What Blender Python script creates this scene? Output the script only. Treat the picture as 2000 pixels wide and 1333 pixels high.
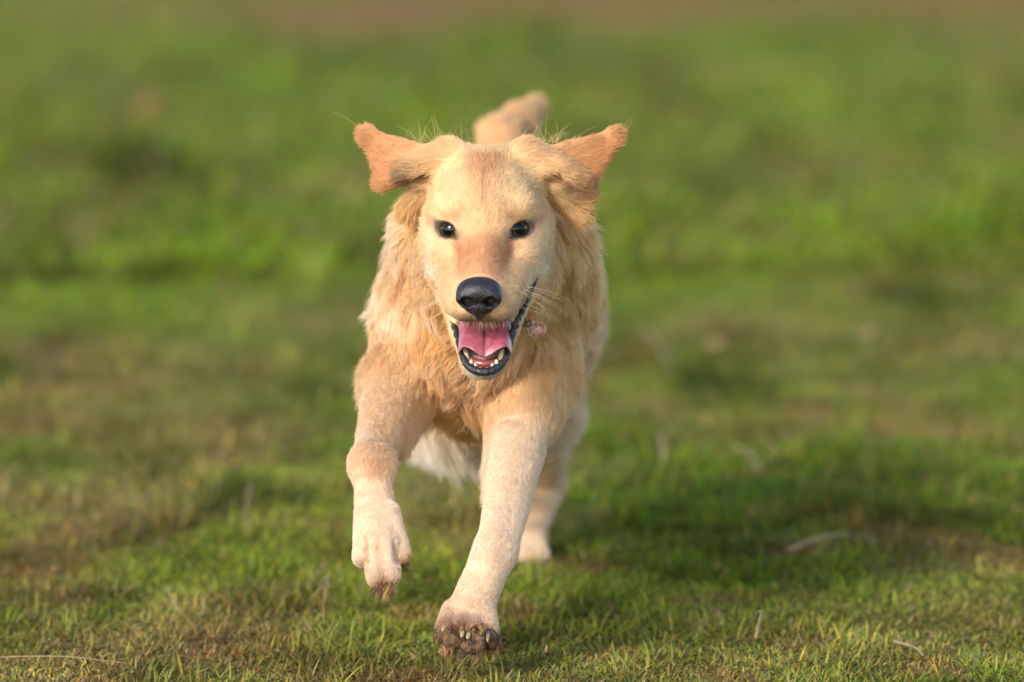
import bpy, math
import numpy as np
from mathutils import Vector, kdtree

rng = np.random.default_rng(11)
scene = bpy.context.scene
col = scene.collection
for o in list(bpy.data.objects):
    bpy.data.objects.remove(o)

# ------------------------------------------------------------------ camera, world, sun, exposure
CAM_H, PITCH, FOC, DIST = 0.88, math.radians(5.56), 11100.0, 5.6      # metres, radians, focal length in photo pixels, metres to the face
cam_data = bpy.data.cameras.new('camera')
cam = bpy.data.objects.new('camera', cam_data)
col.objects.link(cam)
cam.location = (0, 0, CAM_H)
cam.rotation_euler = (math.pi / 2 - PITCH, 0, 0)
cam_data.sensor_width = 36.0
cam_data.lens = FOC / 2000.0 * 36.0
cam_data.clip_start, cam_data.clip_end = 0.05, 3000
cam_data.dof.use_dof = True
cam_data.dof.focus_distance = 5.60
cam_data.dof.aperture_fstop = 3.7
scene.camera = cam

SUN_EL, SUN_AZ = math.radians(25), math.radians(-32)     # the sun stands behind the camera's left shoulder
sun_dir = Vector((math.sin(SUN_AZ) * math.cos(SUN_EL), -math.cos(SUN_AZ) * math.cos(SUN_EL), math.sin(SUN_EL)))   # towards the sun
world = bpy.data.worlds.new('World')
scene.world = world
world.use_nodes = True
wn = world.node_tree.nodes
bg = wn.get('Background') or wn.new('ShaderNodeBackground')
sky = wn.new('ShaderNodeTexSky')
sky.sky_type = 'NISHITA'
sky.sun_disc = False
sky.sun_elevation = SUN_EL
sky.sun_rotation = math.atan2(sun_dir.x, sun_dir.y)
sky.air_density, sky.dust_density, sky.ozone_density = 1.0, 1.0, 1.0
world.node_tree.links.new(sky.outputs[0], bg.inputs[0])
bg.inputs[1].default_value = 0.15
sun_data = bpy.data.lights.new('sun', 'SUN')
sun_data.energy, sun_data.angle, sun_data.color = 1.6, math.radians(10), (1.0, 0.985, 0.97)
sun = bpy.data.objects.new('sun', sun_data)
col.objects.link(sun)
sun.rotation_euler = sun_dir.to_track_quat('Z', 'Y').to_euler()
scene.view_settings.view_transform = 'Standard'
scene.view_settings.look = 'None'
scene.view_settings.gamma = 1.0
scene.view_settings.use_curve_mapping = False
scene.view_settings.exposure = 1.15
scene.render.engine = 'CYCLES'
scene.cycles.use_denoising = True

# ------------------------------------------------------------------ helpers
FWD = np.array([0, math.cos(PITCH), -math.sin(PITCH)])
UPC = np.array([0, math.sin(PITCH), math.cos(PITCH)])
RGT = np.array([1.0, 0, 0])
CAM = np.array([0, 0, CAM_H])

def ray(px, py):
    return FWD + RGT * ((px - 1000) / FOC) - UPC * ((py - 666.5) / FOC)

def at(px, py, dy=0.0):
    """the place that stands DIST + dy metres down the field, seen at a pixel of the photograph"""
    r = ray(px, py)
    return CAM + r * ((DIST + dy) / r[1])

def on_ground(px, py):
    r = ray(px, py)
    return CAM + r * (-CAM_H / r[2])

def lin(r, g, b):
    c = np.array([r, g, b]) / 255.0
    return np.where(c <= 0.04045, c / 12.92, ((c + 0.055) / 1.055) ** 2.4)

def nrm(v):
    v = np.asarray(v, float)
    return v / np.maximum(np.linalg.norm(v, axis=-1, keepdims=True), 1e-9)

def smooth(a, b, x):
    t = np.clip((x - a) / (b - a), 0, 1)
    return t * t * (3 - 2 * t)

def vnoise(x, y, seed=0):
    """value noise on the plane, 0..1"""
    xi, yi = np.floor(x).astype(np.int64), np.floor(y).astype(np.int64)
    fx, fy = x - xi, y - yi
    fx, fy = fx * fx * (3 - 2 * fx), fy * fy * (3 - 2 * fy)
    def h(i, j):
        n = (i * 374761393 + j * 668265263 + seed * 144665) & 0x7fffffff
        n = ((n ^ (n >> 13)) * 1274126177) & 0x7fffffff
        return ((n ^ (n >> 16)) & 0xffff) / 65535.0
    return (h(xi, yi) * (1 - fx) + h(xi + 1, yi) * fx) * (1 - fy) + (h(xi, yi + 1) * (1 - fx) + h(xi + 1, yi + 1) * fx) * fy

def vn3(p, s, seed=0):
    return (vnoise(p[:, 0] / s, p[:, 1] / s + 17.3, seed) + vnoise(p[:, 1] / s, p[:, 2] / s, seed + 1) + vnoise(p[:, 2] / s, p[:, 0] / s, seed + 2)) / 3

def mesh_np(name, verts, faces, mat=None, parent=None, smooth_shade=True, colors=None):
    """faces: list of (n, k) index arrays"""
    me = bpy.data.meshes.new(name)
    verts = np.asarray(verts, np.float32)
    me.vertices.add(len(verts))
    me.vertices.foreach_set('co', verts.ravel())
    loops = np.concatenate([np.asarray(f, np.int32).ravel() for f in faces])
    tot = np.concatenate([np.full(len(f), np.asarray(f).shape[1], np.int32) for f in faces])
    me.loops.add(len(loops))
    me.loops.foreach_set('vertex_index', loops)
    me.polygons.add(len(tot))
    me.polygons.foreach_set('loop_start', np.concatenate([[0], np.cumsum(tot)[:-1]]).astype(np.int32))
    me.polygons.foreach_set('loop_total', tot)
    me.polygons.foreach_set('use_smooth', np.full(len(tot), smooth_shade))
    if colors is not None:
        a = me.attributes.new('tint', 'FLOAT_COLOR', 'POINT')
        a.data.foreach_set('color', np.concatenate([colors, np.ones((len(colors), 1))], 1).astype(np.float32).ravel())
    me.update(calc_edges=True)
    if mat:
        me.materials.append(mat)
    o = bpy.data.objects.new(name, me)
    col.objects.link(o)
    if parent:
        o.parent = parent
    return o

def hair_np(name, pts, rad, tint, mat, parent=None):
    """pts (N, K, 3), rad (N, K), tint (N, 3)"""
    N, K = pts.shape[:2]
    cu = bpy.data.hair_curves.new(name)
    cu.add_curves([K] * N)
    cu.attributes['position'].data.foreach_set('vector', pts.astype(np.float32).ravel())
    r = cu.attributes.get('radius') or cu.attributes.new('radius', 'FLOAT', 'POINT')
    r.data.foreach_set('value', rad.astype(np.float32).ravel())
    a = cu.attributes.new('tint', 'FLOAT_COLOR', 'CURVE')
    a.data.foreach_set('color', np.concatenate([tint, np.ones((N, 1))], 1).astype(np.float32).ravel())
    cu.materials.append(mat)
    o = bpy.data.objects.new(name, cu)
    col.objects.link(o)
    if parent:
        o.parent = parent
    return o

def tag(o, label=None, cat=None, group=None, kind=None):
    for k, v in (('label', label), ('category', cat), ('group', group), ('kind', kind)):
        if v:
            o[k] = v
    return o

class Nodes:
    def __init__(self, name):
        self.m = bpy.data.materials.new(name)
        self.m.use_nodes = True
        self.t = self.m.node_tree
        self.n = self.t.nodes
        self.b = self.n.get('Principled BSDF')
        self.out = self.n.get('Material Output')
    def add(self, kind, **kw):
        nd = self.n.new(kind)
        for k, v in kw.items():
            setattr(nd, k, v)
        return nd
    def link(self, a, b):
        self.t.links.new(a, b)
    def set(self, **kw):
        for k, v in kw.items():
            self.b.inputs[k.replace('_', ' ')].default_value = v
    def bump(self, scale, strength, dist=0.001, detail=3):
        tc = self.add('ShaderNodeTexCoord')
        nz = self.add('ShaderNodeTexNoise')
        nz.inputs['Scale'].default_value = scale
        nz.inputs['Detail'].default_value = detail
        bp = self.add('ShaderNodeBump')
        bp.inputs['Strength'].default_value = strength
        bp.inputs['Distance'].default_value = dist
        self.link(tc.outputs['Object'], nz.inputs['Vector'])
        self.link(nz.outputs['Fac'], bp.inputs['Height'])
        self.link(bp.outputs['Normal'], self.b.inputs['Normal'])
        return nz

def plain(name, c, rough=0.5, spec=0.5, bump=None, sss=0.0, coat=0.0, metal=0.0, var=None):
    k = Nodes(name)
    k.set(Base_Color=(*c, 1), Roughness=rough, Metallic=metal)
    k.b.inputs['Specular IOR Level'].default_value = spec
    if sss:
        k.b.inputs['Subsurface Weight'].default_value = sss
        k.b.inputs['Subsurface Scale'].default_value = 0.004
        k.b.inputs['Subsurface Radius'].default_value = (1.0, 0.35, 0.3)
    if coat:
        k.b.inputs['Coat Weight'].default_value = coat
        k.b.inputs['Coat Roughness'].default_value = 0.12
    nz = k.bump(*bump) if bump else None
    if var is not None:
        tc = k.add('ShaderNodeTexCoord')
        n2 = k.add('ShaderNodeTexNoise')
        n2.inputs['Scale'].default_value = var[1]
        n2.inputs['Detail'].default_value = 4
        rp = k.add('ShaderNodeValToRGB')
        rp.color_ramp.elements[0].position, rp.color_ramp.elements[1].position = 0.35, 0.68
        rp.color_ramp.elements[0].color = (*c, 1)
        rp.color_ramp.elements[1].color = (*var[0], 1)
        k.link(tc.outputs['Object'], n2.inputs['Vector'])
        k.link(n2.outputs['Fac'], rp.inputs['Fac'])
        k.link(rp.outputs['Color'], k.b.inputs['Base Color'])
    return k.m

def fur_material(name, rough=0.42):
    k = Nodes(name)
    k.n.remove(k.b)
    a = k.add('ShaderNodeAttribute', attribute_name='tint')
    d, t, h = k.add('ShaderNodeBsdfDiffuse'), k.add('ShaderNodeBsdfTranslucent'), k.add('ShaderNodeBsdfHair')
    h.component = 'Reflection'
    h.inputs['RoughnessU'].default_value, h.inputs['RoughnessV'].default_value = .28, .8
    h.inputs['Color'].default_value = (1.0, .9, .76, 1)
    m1, m2 = k.add('ShaderNodeMixShader'), k.add('ShaderNodeMixShader')
    m1.inputs[0].default_value, m2.inputs[0].default_value = .30, .07
    k.link(a.outputs['Color'], d.inputs['Color']); k.link(a.outputs['Color'], t.inputs['Color'])
    k.link(d.outputs[0], m1.inputs[1]); k.link(t.outputs[0], m1.inputs[2])
    k.link(m1.outputs[0], m2.inputs[1]); k.link(h.outputs[0], m2.inputs[2])
    k.link(m2.outputs[0], k.out.inputs['Surface'])
    return k.m

def leaf_material(name):
    k = Nodes(name)
    k.n.remove(k.b)
    a = k.add('ShaderNodeAttribute', attribute_name='tint')
    d = k.add('ShaderNodeBsdfDiffuse')
    t = k.add('ShaderNodeBsdfTranslucent')
    g = k.add('ShaderNodeBsdfGlossy')
    g.inputs['Roughness'].default_value = 0.5
    g.inputs['Color'].default_value = (1, 1, 1, 1)
    m1, m2 = k.add('ShaderNodeMixShader'), k.add('ShaderNodeMixShader')
    m1.inputs[0].default_value, m2.inputs[0].default_value = 0.24, 0.006
    k.link(a.outputs['Color'], d.inputs['Color'])
    k.link(a.outputs['Color'], t.inputs['Color'])
    k.link(d.outputs[0], m1.inputs[1]); k.link(t.outputs[0], m1.inputs[2])
    k.link(m1.outputs[0], m2.inputs[1]); k.link(g.outputs[0], m2.inputs[2])
    k.link(m2.outputs[0], k.out.inputs['Surface'])
    return k.m

# ------------------------------------------------------------------ the field: ground sheet and turf
# hollows, tussocks, worn places and a painted dog shadow on the field: (pixel x, pixel y, half-width, half-depth in pixels, what, strength)
PATCHES = [
    (230, 330, 170, 60, 'lush_shade', 1.0), (90, 300, 120, 50, 'lush_shade', .6), (300, 560, 260, 60, 'bright', .8), (1500, 430, 350, 60, 'bright', .9), (1880, 420, 160, 60, 'bright', .9),
    (1030, 62, 70, 28, 'lush_shade', 1.0), (1250, 170, 50, 30, 'lush_shade', .9), (490, 100, 60, 30, 'lush_shade', .7), (330, 160, 120, 40, 'lush_shade', .35),
    (680, 30, 220, 26, 'bare', 1.0), (1000, 5, 420, 30, 'bare', .8), (1850, 5, 320, 40, 'bare', .9), (1300, 20, 250, 25, 'bare', .5), (250, 20, 260, 40, 'dry', .7),
    (690, 330, 60, 35, 'dry', .8), (1550, 340, 80, 40, 'dry', .8), (1330, 430, 60, 25, 'dry', .7), (1960, 140, 70, 40, 'bare', .6), (1980, 270, 60, 50, 'bare', .5),
    (140, 790, 200, 80, 'dry', .3), (400, 830, 240, 80, 'dry', .4), (60, 1100, 120, 50, 'bare', .45), (230, 1010, 260, 60, 'dry', .5), (380, 720, 300, 70, 'dry', .4),
    (1500, 640, 260, 60, 'dry', .6), (1500, 850, 220, 40, 'bare', .35), (1750, 760, 200, 60, 'dry', .3), (900, 1000, 150, 60, 'dry', .3), (1850, 1180, 160, 60, 'dry', .4),
    (640, 520, 120, 50, 'bright', .7), (150, 680, 200, 40, 'bright', .35), (1800, 1000, 200, 50, 'bright', .3), (400, 1080, 200, 40, 'bright', .5), (1100, 1150, 220, 40, 'bright', .4),
    (1500, 960, 380, 90, 'lush_shade', .45), (1500, 1270, 520, 70, 'dry', .55), (300, 1270, 420, 70, 'dry', .65), (900, 1310, 300, 40, 'dry', .5), (560, 1180, 160, 40, 'lush_shade', .4),  # first patch paints extra shade into the turf where the dog's shadow falls
    (1700, 230, 300, 50, 'bright', .4), (800, 180, 300, 50, 'bright', .5), (1900, 660, 150, 60, 'lush_shade', .35),
]
PW = []
for (px, py, rx, ry, what, s) in PATCHES:
    c, e, n_, f_ = on_ground(px, py), on_ground(px + rx, py), on_ground(px, py + ry), on_ground(px, py - ry)
    PW.append((c[0], c[1], e[0] - c[0], max(0.5 * (f_[1] - n_[1]), 0.12), what, s))

def field(x, y):
    """how lush, bright, dry and bare the turf is at a place"""
    w = {k: np.zeros_like(x) for k in ('lush_shade', 'bright', 'dry', 'bare')}
    jx, jy = 0.5 * (vnoise(x * 2.2, y * 1.1, 5) - .5), 1.2 * (vnoise(x * 1.6, y * .9, 6) - .5)
    for (cx, cy, rx, ry, what, s) in PW:
        w[what] += s * np.exp(-(((x - cx + jx * rx) / rx) ** 2 + ((y - cy + jy * ry) / ry) ** 2))
    def oct_(sd):
        m = .36 * vnoise(x * 2.6, y * .7, sd) + .36 * vnoise(x * 6, y * 1.7, sd + 1) + .28 * vnoise(x * 14, y * 5, sd + 2)
        return (m - .5) / .13
    z1, z2, z3 = oct_(31), oct_(41), oct_(51)
    w['lush_shade'] = w['lush_shade'] + .9 * smooth(.5, 1.7, z1)
    w['bright'] = w['bright'] + .8 * smooth(.1, 1.3, -z1)
    w['dry'] = w['dry'] + .60 * smooth(.3, 1.7, z2)
    w['bare'] = w['bare'] + .28 * smooth(1.2, 2.2, z3) + .6 * smooth(.66, .9, vnoise(x * 9.5, y * 7.5, 7)) * smooth(11, 7, y)
    far = 1 - .45 * smooth(8, 12, y)
    for k_ in ('dry', 'lush_shade'):
        w[k_] = w[k_] * far
    return w

def ground_height(x, y):
    near = np.exp(-((x / .7) ** 2 + ((y - 6.2) / 1.2) ** 2))
    h = .03 * (vnoise(x * 2.0, y * 1.3, 21) - .5) + .012 * (vnoise(x * 6, y * 5, 22) - .5) + .10 * smooth(9, 18, y) * (vnoise(x * .8, y * .5, 23) - .5)
    for (cx, cy, rx, ry, what, s) in PW:
        if what == 'lush_shade':
            h = h + .05 * s * np.exp(-(((x - cx) / (rx * .8)) ** 2 + ((y - cy) / (ry * .8)) ** 2))
    return h * (1 - near) - .004

C_GREEN, C_BRIGHT, C_LUSH_SHADE = np.array([.165, .196, .022]), np.array([.145, .226, .014]), np.array([.062, .098, .009])
C_DRY, C_BARE, C_STRAW = np.array([.250, .208, .054]), np.array([.255, .125, .044]), np.array([.42, .29, .13])

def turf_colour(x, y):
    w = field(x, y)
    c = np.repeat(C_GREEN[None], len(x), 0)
    for k, cc in (('bright', C_BRIGHT), ('lush_shade', C_LUSH_SHADE), ('dry', C_DRY), ('bare', C_BARE)):
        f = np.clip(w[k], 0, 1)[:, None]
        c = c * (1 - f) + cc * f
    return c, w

xs = np.concatenate([[-900, -300, -100, -40, -20, -10], np.arange(-5, -2.4, .2), np.arange(-2.4, 2.4, .04), np.arange(2.4, 5.1, .2), [10, 20, 40, 100, 300, 900]])
ys = np.concatenate([[-60, -20, -5, 0, 2, 4], np.arange(4.6, 12, .05), np.arange(12, 32, .15), np.arange(32, 60, 2), [80, 120, 200, 400, 900, 1800]])
GX, GY = np.meshgrid(xs, ys)
gx, gy = GX.ravel(), GY.ravel()
gc, gw = turf_colour(gx, gy)
ni, nj = len(ys), len(xs)
idx = np.arange(ni * nj).reshape(ni, nj)
gf = np.stack([idx[:-1, :-1], idx[:-1, 1:], idx[1:, 1:], idx[1:, :-1]], -1).reshape(-1, 4)
k = Nodes('turf_soil')
at_n = k.add('ShaderNodeAttribute', attribute_name='tint')
tc = k.add('ShaderNodeTexCoord')
nz = k.add('ShaderNodeTexNoise'); nz.inputs['Scale'].default_value = 9; nz.inputs['Detail'].default_value = 6; nz.inputs['Roughness'].default_value = .7
rp = k.add('ShaderNodeValToRGB')
rp.color_ramp.elements[0].position, rp.color_ramp.elements[1].position = .3, .72
rp.color_ramp.elements[0].color, rp.color_ramp.elements[1].color = (.45, .42, .4, 1), (1.25, 1.2, 1.1, 1)
mx = k.add('ShaderNodeMix', data_type='RGBA', blend_type='MULTIPLY'); mx.inputs[0].default_value = 1
k.link(tc.outputs['Object'], nz.inputs['Vector']); k.link(nz.outputs['Fac'], rp.inputs['Fac'])
k.link(at_n.outputs['Color'], mx.inputs[6]); k.link(rp.outputs['Color'], mx.inputs[7]); k.link(mx.outputs[2], k.b.inputs['Base Color'])
k.set(Roughness=.95); k.b.inputs['Specular IOR Level'].default_value = .1
bp = k.add('ShaderNodeBump'); bp.inputs['Strength'].default_value = .8; bp.inputs['Distance'].default_value = .03
k.link(nz.outputs['Fac'], bp.inputs['Height']); k.link(bp.outputs['Normal'], k.b.inputs['Normal'])
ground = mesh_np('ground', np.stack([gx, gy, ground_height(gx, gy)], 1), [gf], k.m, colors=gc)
tag(ground, 'wide grassy field with green, dry and bare patches', None, kind='structure')
LEAF = leaf_material('grass_blade')

def blades(n, x0, x1, y0, y1, hmin, hmax, wmin, wmax, levels, spread, yexp=1.0):
    """n blades of grass; returns verts, faces, colours"""
    y = y0 + (y1 - y0) * rng.random(n) ** yexp
    half = spread(y)
    x = (rng.random(n) * 2 - 1) * half
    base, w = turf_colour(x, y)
    keep = rng.random(n) > .72 * np.clip(w['bare'], 0, 1)
    x, y, base = x[keep], y[keep], base[keep]
    w = {k_: v[keep] for k_, v in w.items()}
    n = len(x)
    dry = np.clip(w['dry'] * .45 + w['bare'] * .4, 0, .8)
    dead = rng.random(n) < .20 + .50 * dry
    h = (hmin + (hmax - hmin) * rng.random(n) ** 1.6) * (1 + .9 * np.clip(w['lush_shade'], 0, 1) + .15 * np.clip(w['bright'], 0, 1) - .25 * np.clip(w['bare'], 0, 1))
    tuft = vnoise(x * 15, y * 9, 61) * .6 + vnoise(x * 34, y * 22, 62) * .4
    h *= .36 + .88 * smooth(.25, .8, tuft)
    lean = np.radians(np.where(dead, 40 + 47 * rng.random(n), 10 + 65 * rng.random(n)))
    bend = np.radians(np.where(dead, 5 + 30 * rng.random(n), 10 + 55 * rng.random(n)))
    az = rng.random(n) * 2 * np.pi
    wd = (wmin + (wmax - wmin) * rng.random(n))
    dirh = np.stack([np.cos(az), np.sin(az), np.zeros(n)], 1)
    side = np.stack([-np.sin(az), np.cos(az), .5 * (rng.random(n) - .5)], 1)
    p = np.stack([x, y, ground_height(x, y) - .003], 1)
    prof = [.75, 1.0, .72, 0][:levels] if levels == 4 else [.9, .8, 0]
    vs = []
    for L in range(levels):
        a = np.minimum(lean + bend * L / (levels - 1), np.radians(96))
        if L:
            st = (h / (levels - 1))[:, None]
            p = p + st * (dirh * np.sin(a)[:, None] + np.array([0, 0, 1.0]) * np.cos(a)[:, None])
            p[:, 2] = np.maximum(p[:, 2], ground_height(p[:, 0], p[:, 1]) + .003)
        if L < levels - 1:
            o_ = side * (wd * prof[L] * .5)[:, None]
            vs += [p - o_, p + o_]
        else:
            vs += [p.copy()]
    V = np.stack(vs, 1)
    m = V.shape[1]
    ids = (np.arange(n) * m)[:, None]
    quads = np.concatenate([ids + np.array([[2 * L, 2 * L + 1, 2 * L + 3, 2 * L + 2]]) for L in range(levels - 2)])
    tris = ids + np.array([[m - 3, m - 2, m - 1]])
    g = rng.random(n)[:, None]
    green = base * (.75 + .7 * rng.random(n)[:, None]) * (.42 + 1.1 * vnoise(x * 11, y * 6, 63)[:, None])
    green = np.where(g < .16, green * np.array([.62, .80, 1.0]), np.where(g > .84, green * np.array([1.45, 1.12, .9]), green))
    straw = C_STRAW * (.35 + .8 * rng.random(n)[:, None] ** 1.3)
    straw = np.where(rng.random(n)[:, None] < .3, straw * np.array([.75, .55, .45]), straw)
    c = np.where(dead[:, None], straw, green)
    return V.reshape(-1, 3), quads, tris, np.repeat(c, m, 0)

near_half = lambda y: .62 + .16 * (y - 5) + .35
sets = [
    blades(230000, 0, 0, 4.9, 6.9, .012, .036, .0012, .0030, 4, lambda y: .62 + .06 * y, 1.0),
    blades(160000, 0, 0, 6.7, 10.5, .016, .045, .002, .0045, 3, lambda y: .5 + .15 * y, 1.25),
    blades(210000, 0, 0, 10.2, 34, .03, .08, .005, .013, 3, lambda y: 1.0 + .2 * y, 1.5),
]
V, Q, T, Cc, off = [], [], [], [], 0
for (v, q, t, c) in sets:
    V.append(v); Q.append(q + off); T.append(t + off); Cc.append(c); off += len(v)
grass = mesh_np('grass', np.concatenate(V), [np.concatenate(Q), np.concatenate(T)], LEAF, colors=np.concatenate(Cc))
tag(grass, 'short mixed green and dry grass covering the field', 'grass', kind='stuff')

# ------------------------------------------------------------------ the dog: one body grown from rounded volumes
HP = math.radians(18)                                   # the head looks a little down
HO = at(945, 448, 0.0)
vdir = nrm(ray(945, 448))
upv = nrm(np.cross(RGT, vdir))
yaw = math.radians(-3.0)
rx0 = nrm(np.cross(vdir, upv)); rx0 = rx0 if rx0[0] > 0 else -rx0
f0 = -vdir * math.cos(yaw) + rx0 * math.sin(yaw)
HX = nrm(rx0 * math.cos(yaw) + vdir * math.sin(yaw))
HF = nrm(f0 * math.cos(HP) - upv * math.sin(HP))
HU = nrm(np.cross(HF, HX)); HU = HU if HU[2] > 0 else -HU

def hd(x, f, u):
    """head frame: x to the right of the picture, f along the muzzle, u up; the origin lies between the eyes"""
    return HO + HX * x + HF * f + HU * u

def hloc(P):
    d = P - HO
    return np.stack([d @ HX, d @ HF, d @ HU], -1)

def hp(px, py, f):
    """the point at head depth f that is seen at a pixel"""
    r = ray(px, py)
    t = ((HO + HF * f - CAM) @ HF) / (r @ HF)
    return CAM + r * t

GOLD, CREAM, ORANGE, WHITE, TAN = lin(228, 174, 104), lin(235, 195, 136), lin(206, 140, 80), lin(244, 228, 208), lin(235, 200, 154)
PALE = lin(239, 211, 176)
PRIMS = []

def cap(a, b, ra, rb, k=.02, L=.02, lift=20, colour=GOLD, flow=None, cut=False):
    PRIMS.append(dict(t='cap', a=np.asarray(a), b=np.asarray(b), ra=ra, rb=rb, k=k, L=L, lift=lift, c=colour, flow=flow, cut=cut))

def ell(c, r, k=.02, L=.02, lift=20, colour=GOLD, flow=None, axes=None, cut=False):
    PRIMS.append(dict(t='ell', a=np.asarray(c), r=np.asarray(r, float), k=k, L=L, lift=lift, c=colour, flow=flow, axes=np.eye(3) if axes is None else axes, cut=cut))

def tri(a, b, c, r, k=.01, L=.01, lift=12, colour=ORANGE, flow=None):
    PRIMS.append(dict(t='tri', a=np.asarray(a), b=np.asarray(b), d=np.asarray(c), ra=r, k=k, L=L, lift=lift, c=colour, flow=flow, cut=False))

def sdf(p, P):
    if p['t'] == 'cap':
        ba = p['b'] - p['a']
        h = np.clip((P - p['a']) @ ba / (ba @ ba), 0, 1)
        return np.linalg.norm(P - p['a'] - h[:, None] * ba, axis=1) - (p['ra'] + (p['rb'] - p['ra']) * h)
    if p['t'] == 'ell':
        q = (P - p['a']) @ p['axes'].T
        k0 = np.linalg.norm(q / p['r'], axis=1)
        k1 = np.linalg.norm(q / p['r'] ** 2, axis=1)
        return k0 * (k0 - 1) / np.maximum(k1, 1e-6)
    a, b, c = p['a'], p['b'], p['d']
    ba, cb, ac = b - a, c - b, a - c
    pa, pb, pc = P - a, P - b, P - c
    n = np.cross(ba, ac)
    s = np.sign(pa @ np.cross(ba, n)) + np.sign(pb @ np.cross(cb, n)) + np.sign(pc @ np.cross(ac, n))
    def seg(e, q):
        return (((e * np.clip(q @ e / (e @ e), 0, 1)[:, None]) - q) ** 2).sum(1)
    return np.sqrt(np.where(s < 2, np.minimum(np.minimum(seg(ba, pa), seg(cb, pb)), seg(ac, pc)), (pa @ n) ** 2 / (n @ n))) - p['ra']

def bounds(p):
    if p['t'] == 'cap':
        r = max(p['ra'], p['rb'])
        return np.minimum(p['a'], p['b']) - r, np.maximum(p['a'], p['b']) + r
    if p['t'] == 'ell':
        e = np.sqrt(((p['axes'].T * p['r']) ** 2).sum(1))
        return p['a'] - e, p['a'] + e
    m = np.stack([p['a'], p['b'], p['d']])
    return m.min(0) - p['ra'], m.max(0) + p['ra']

HAX = np.stack([HX, HF, HU])
DOWN, BACK = np.array([0, 0, -1.0]), np.array([0, 1.0, 0])
NOSE = hd(0, .105, -.030)
FACE = dict(flow='face')
# trunk
ell(at(918, 635, .30), (.064, .10, .100), .05, .045, 24, GOLD, flow=nrm(np.array([0, .45, -1.0])))            # chest
ell(at(978, 600, .50), (.076, .22, .122), .05, .035, 24, CREAM, flow=nrm(np.array([0, 1.0, -.45])))           # ribs
cap(at(1000, 560, .62), at(1010, 525, .92), .074, .064, .05, .035, 24, CREAM, flow=nrm(np.array([0.1, 1.0, -.5])))   # loin and rump
ell(at(1042, 610, .58), (.048, .15, .080), .05, .048, 40, PALE, flow=nrm(np.array([.6, 1.0, -.5])))            # the flank that shows beyond the shoulder
cap(at(935, 735, .45), at(985, 705, .8), .055, .05, .05, .085, 26, lin(238, 224, 206), flow=nrm(np.array([0, .3, -1.0])))    # belly
cap(at(945, 480, .10), at(938, 580, .30), .052, .068, .05, .045, 26, GOLD, flow=nrm(np.array([0, .7, -.7])))   # neck
cap(at(945, 440, .12), at(965, 430, .34), .052, .066, .04, .035, 24, GOLD, flow=nrm(np.array([0, 1.0, -.2])))  # crest of the neck
cap(at(842, 440, .19), at(822, 570, .26), .024, .028, .04, .040, 34, PALE, flow=nrm(np.array([-.6, .5, -1.0])))    # ruff; left side kept paler, a sunlit edge highlight put into its colour
cap(at(1085, 470, .17), at(1075, 570, .25), .026, .040, .04, .042, 30, CREAM, flow=nrm(np.array([.45, .6, -1.0])))
cap(at(925, 630, .17), at(922, 700, .24), .050, .042, .05, .05, 22, GOLD, flow=nrm(np.array([-.1, .35, -1.0]))) # breast
# shoulders and fore legs
cap(at(834, 640, .30), at(776, 752, .20), .042, .030, .04, .032, 24, CREAM)
cap(at(770, 748, .20), at(727, 905, .045), .0290, .0178, .028, .014, 14, TAN)
cap(at(742, 790, .145), at(716, 890, .036), .016, .011, .005, .006, 8, TAN)
cap(at(806, 765, .24), at(768, 860, .13), .022, .012, .02, .028, 20, TAN, flow=nrm(np.array([.45, .4, -1.0])))   # feathering of the elbow
cap(at(726, 908, .045), at(737, 1050, .005), .0172, .0212, .012, .006, 8, lin(228, 194, 156))
ell(at(728, 906, .042), (.0172, .0160, .0150), .018, .008, 10, TAN, flow=nrm(np.array([0, -.3, -1.0])))   # wrist
for (x0, y0, d0, x1, y1, d1, r) in ((716, 1000, .012, 708, 1088, .004, .0115), (729, 1062, -.004, 736, 1126, -.006, .0122), (753, 1062, -.005, 762, 1122, -.006, .0122), (758, 1000, .010, 784, 1080, .004, .0112)):
    cap(at(x0, y0, d0), at(x1, y1, d1), r, r * .86, .0035, .0045, 12, lin(232, 202, 170))
cap(at(1008, 640, .29), at(1022, 730, .235), .056, .045, .035, .032, 22, GOLD)
cap(at(1022, 730, .235), at(1026, 800, .19), .045, .034, .035, .020, 18, CREAM)
cap(at(1026, 800, .19), at(970, 1078, .03), .0300, .0180, .02, .007, 9, PALE)
cap(at(1000, 850, .142), at(954, 1080, .014), .0165, .0115, .005, .006, 8, PALE)
cap(at(1040, 880, .150), at(988, 1075, .030), .0125, .0100, .005, .006, 8, PALE)
cap(at(1000, 840, .215), at(975, 960, .13), .024, .012, .02, .026, 18, PALE, flow=nrm(np.array([-.3, .2, -1.0])))
cap(at(965, 1080, .03), at(922, 1185, .0), .0200, .0215, .012, .006, 8, lin(230, 198, 160))
for (x0, y0, d0, x1, y1, d1, r) in ((887, 1192, -.002, 871, 1226, -.026, .0115), (905, 1202, -.012, 894, 1238, -.038, .0120), (931, 1204, -.012, 926, 1246, -.038, .0122), (946, 1195, -.004, 954, 1232, -.026, .0115)):
    cap(at(x0, y0, d0), at(x1, y1, d1), r, r * .9, .004, .005, 14, lin(228, 194, 156))
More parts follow.
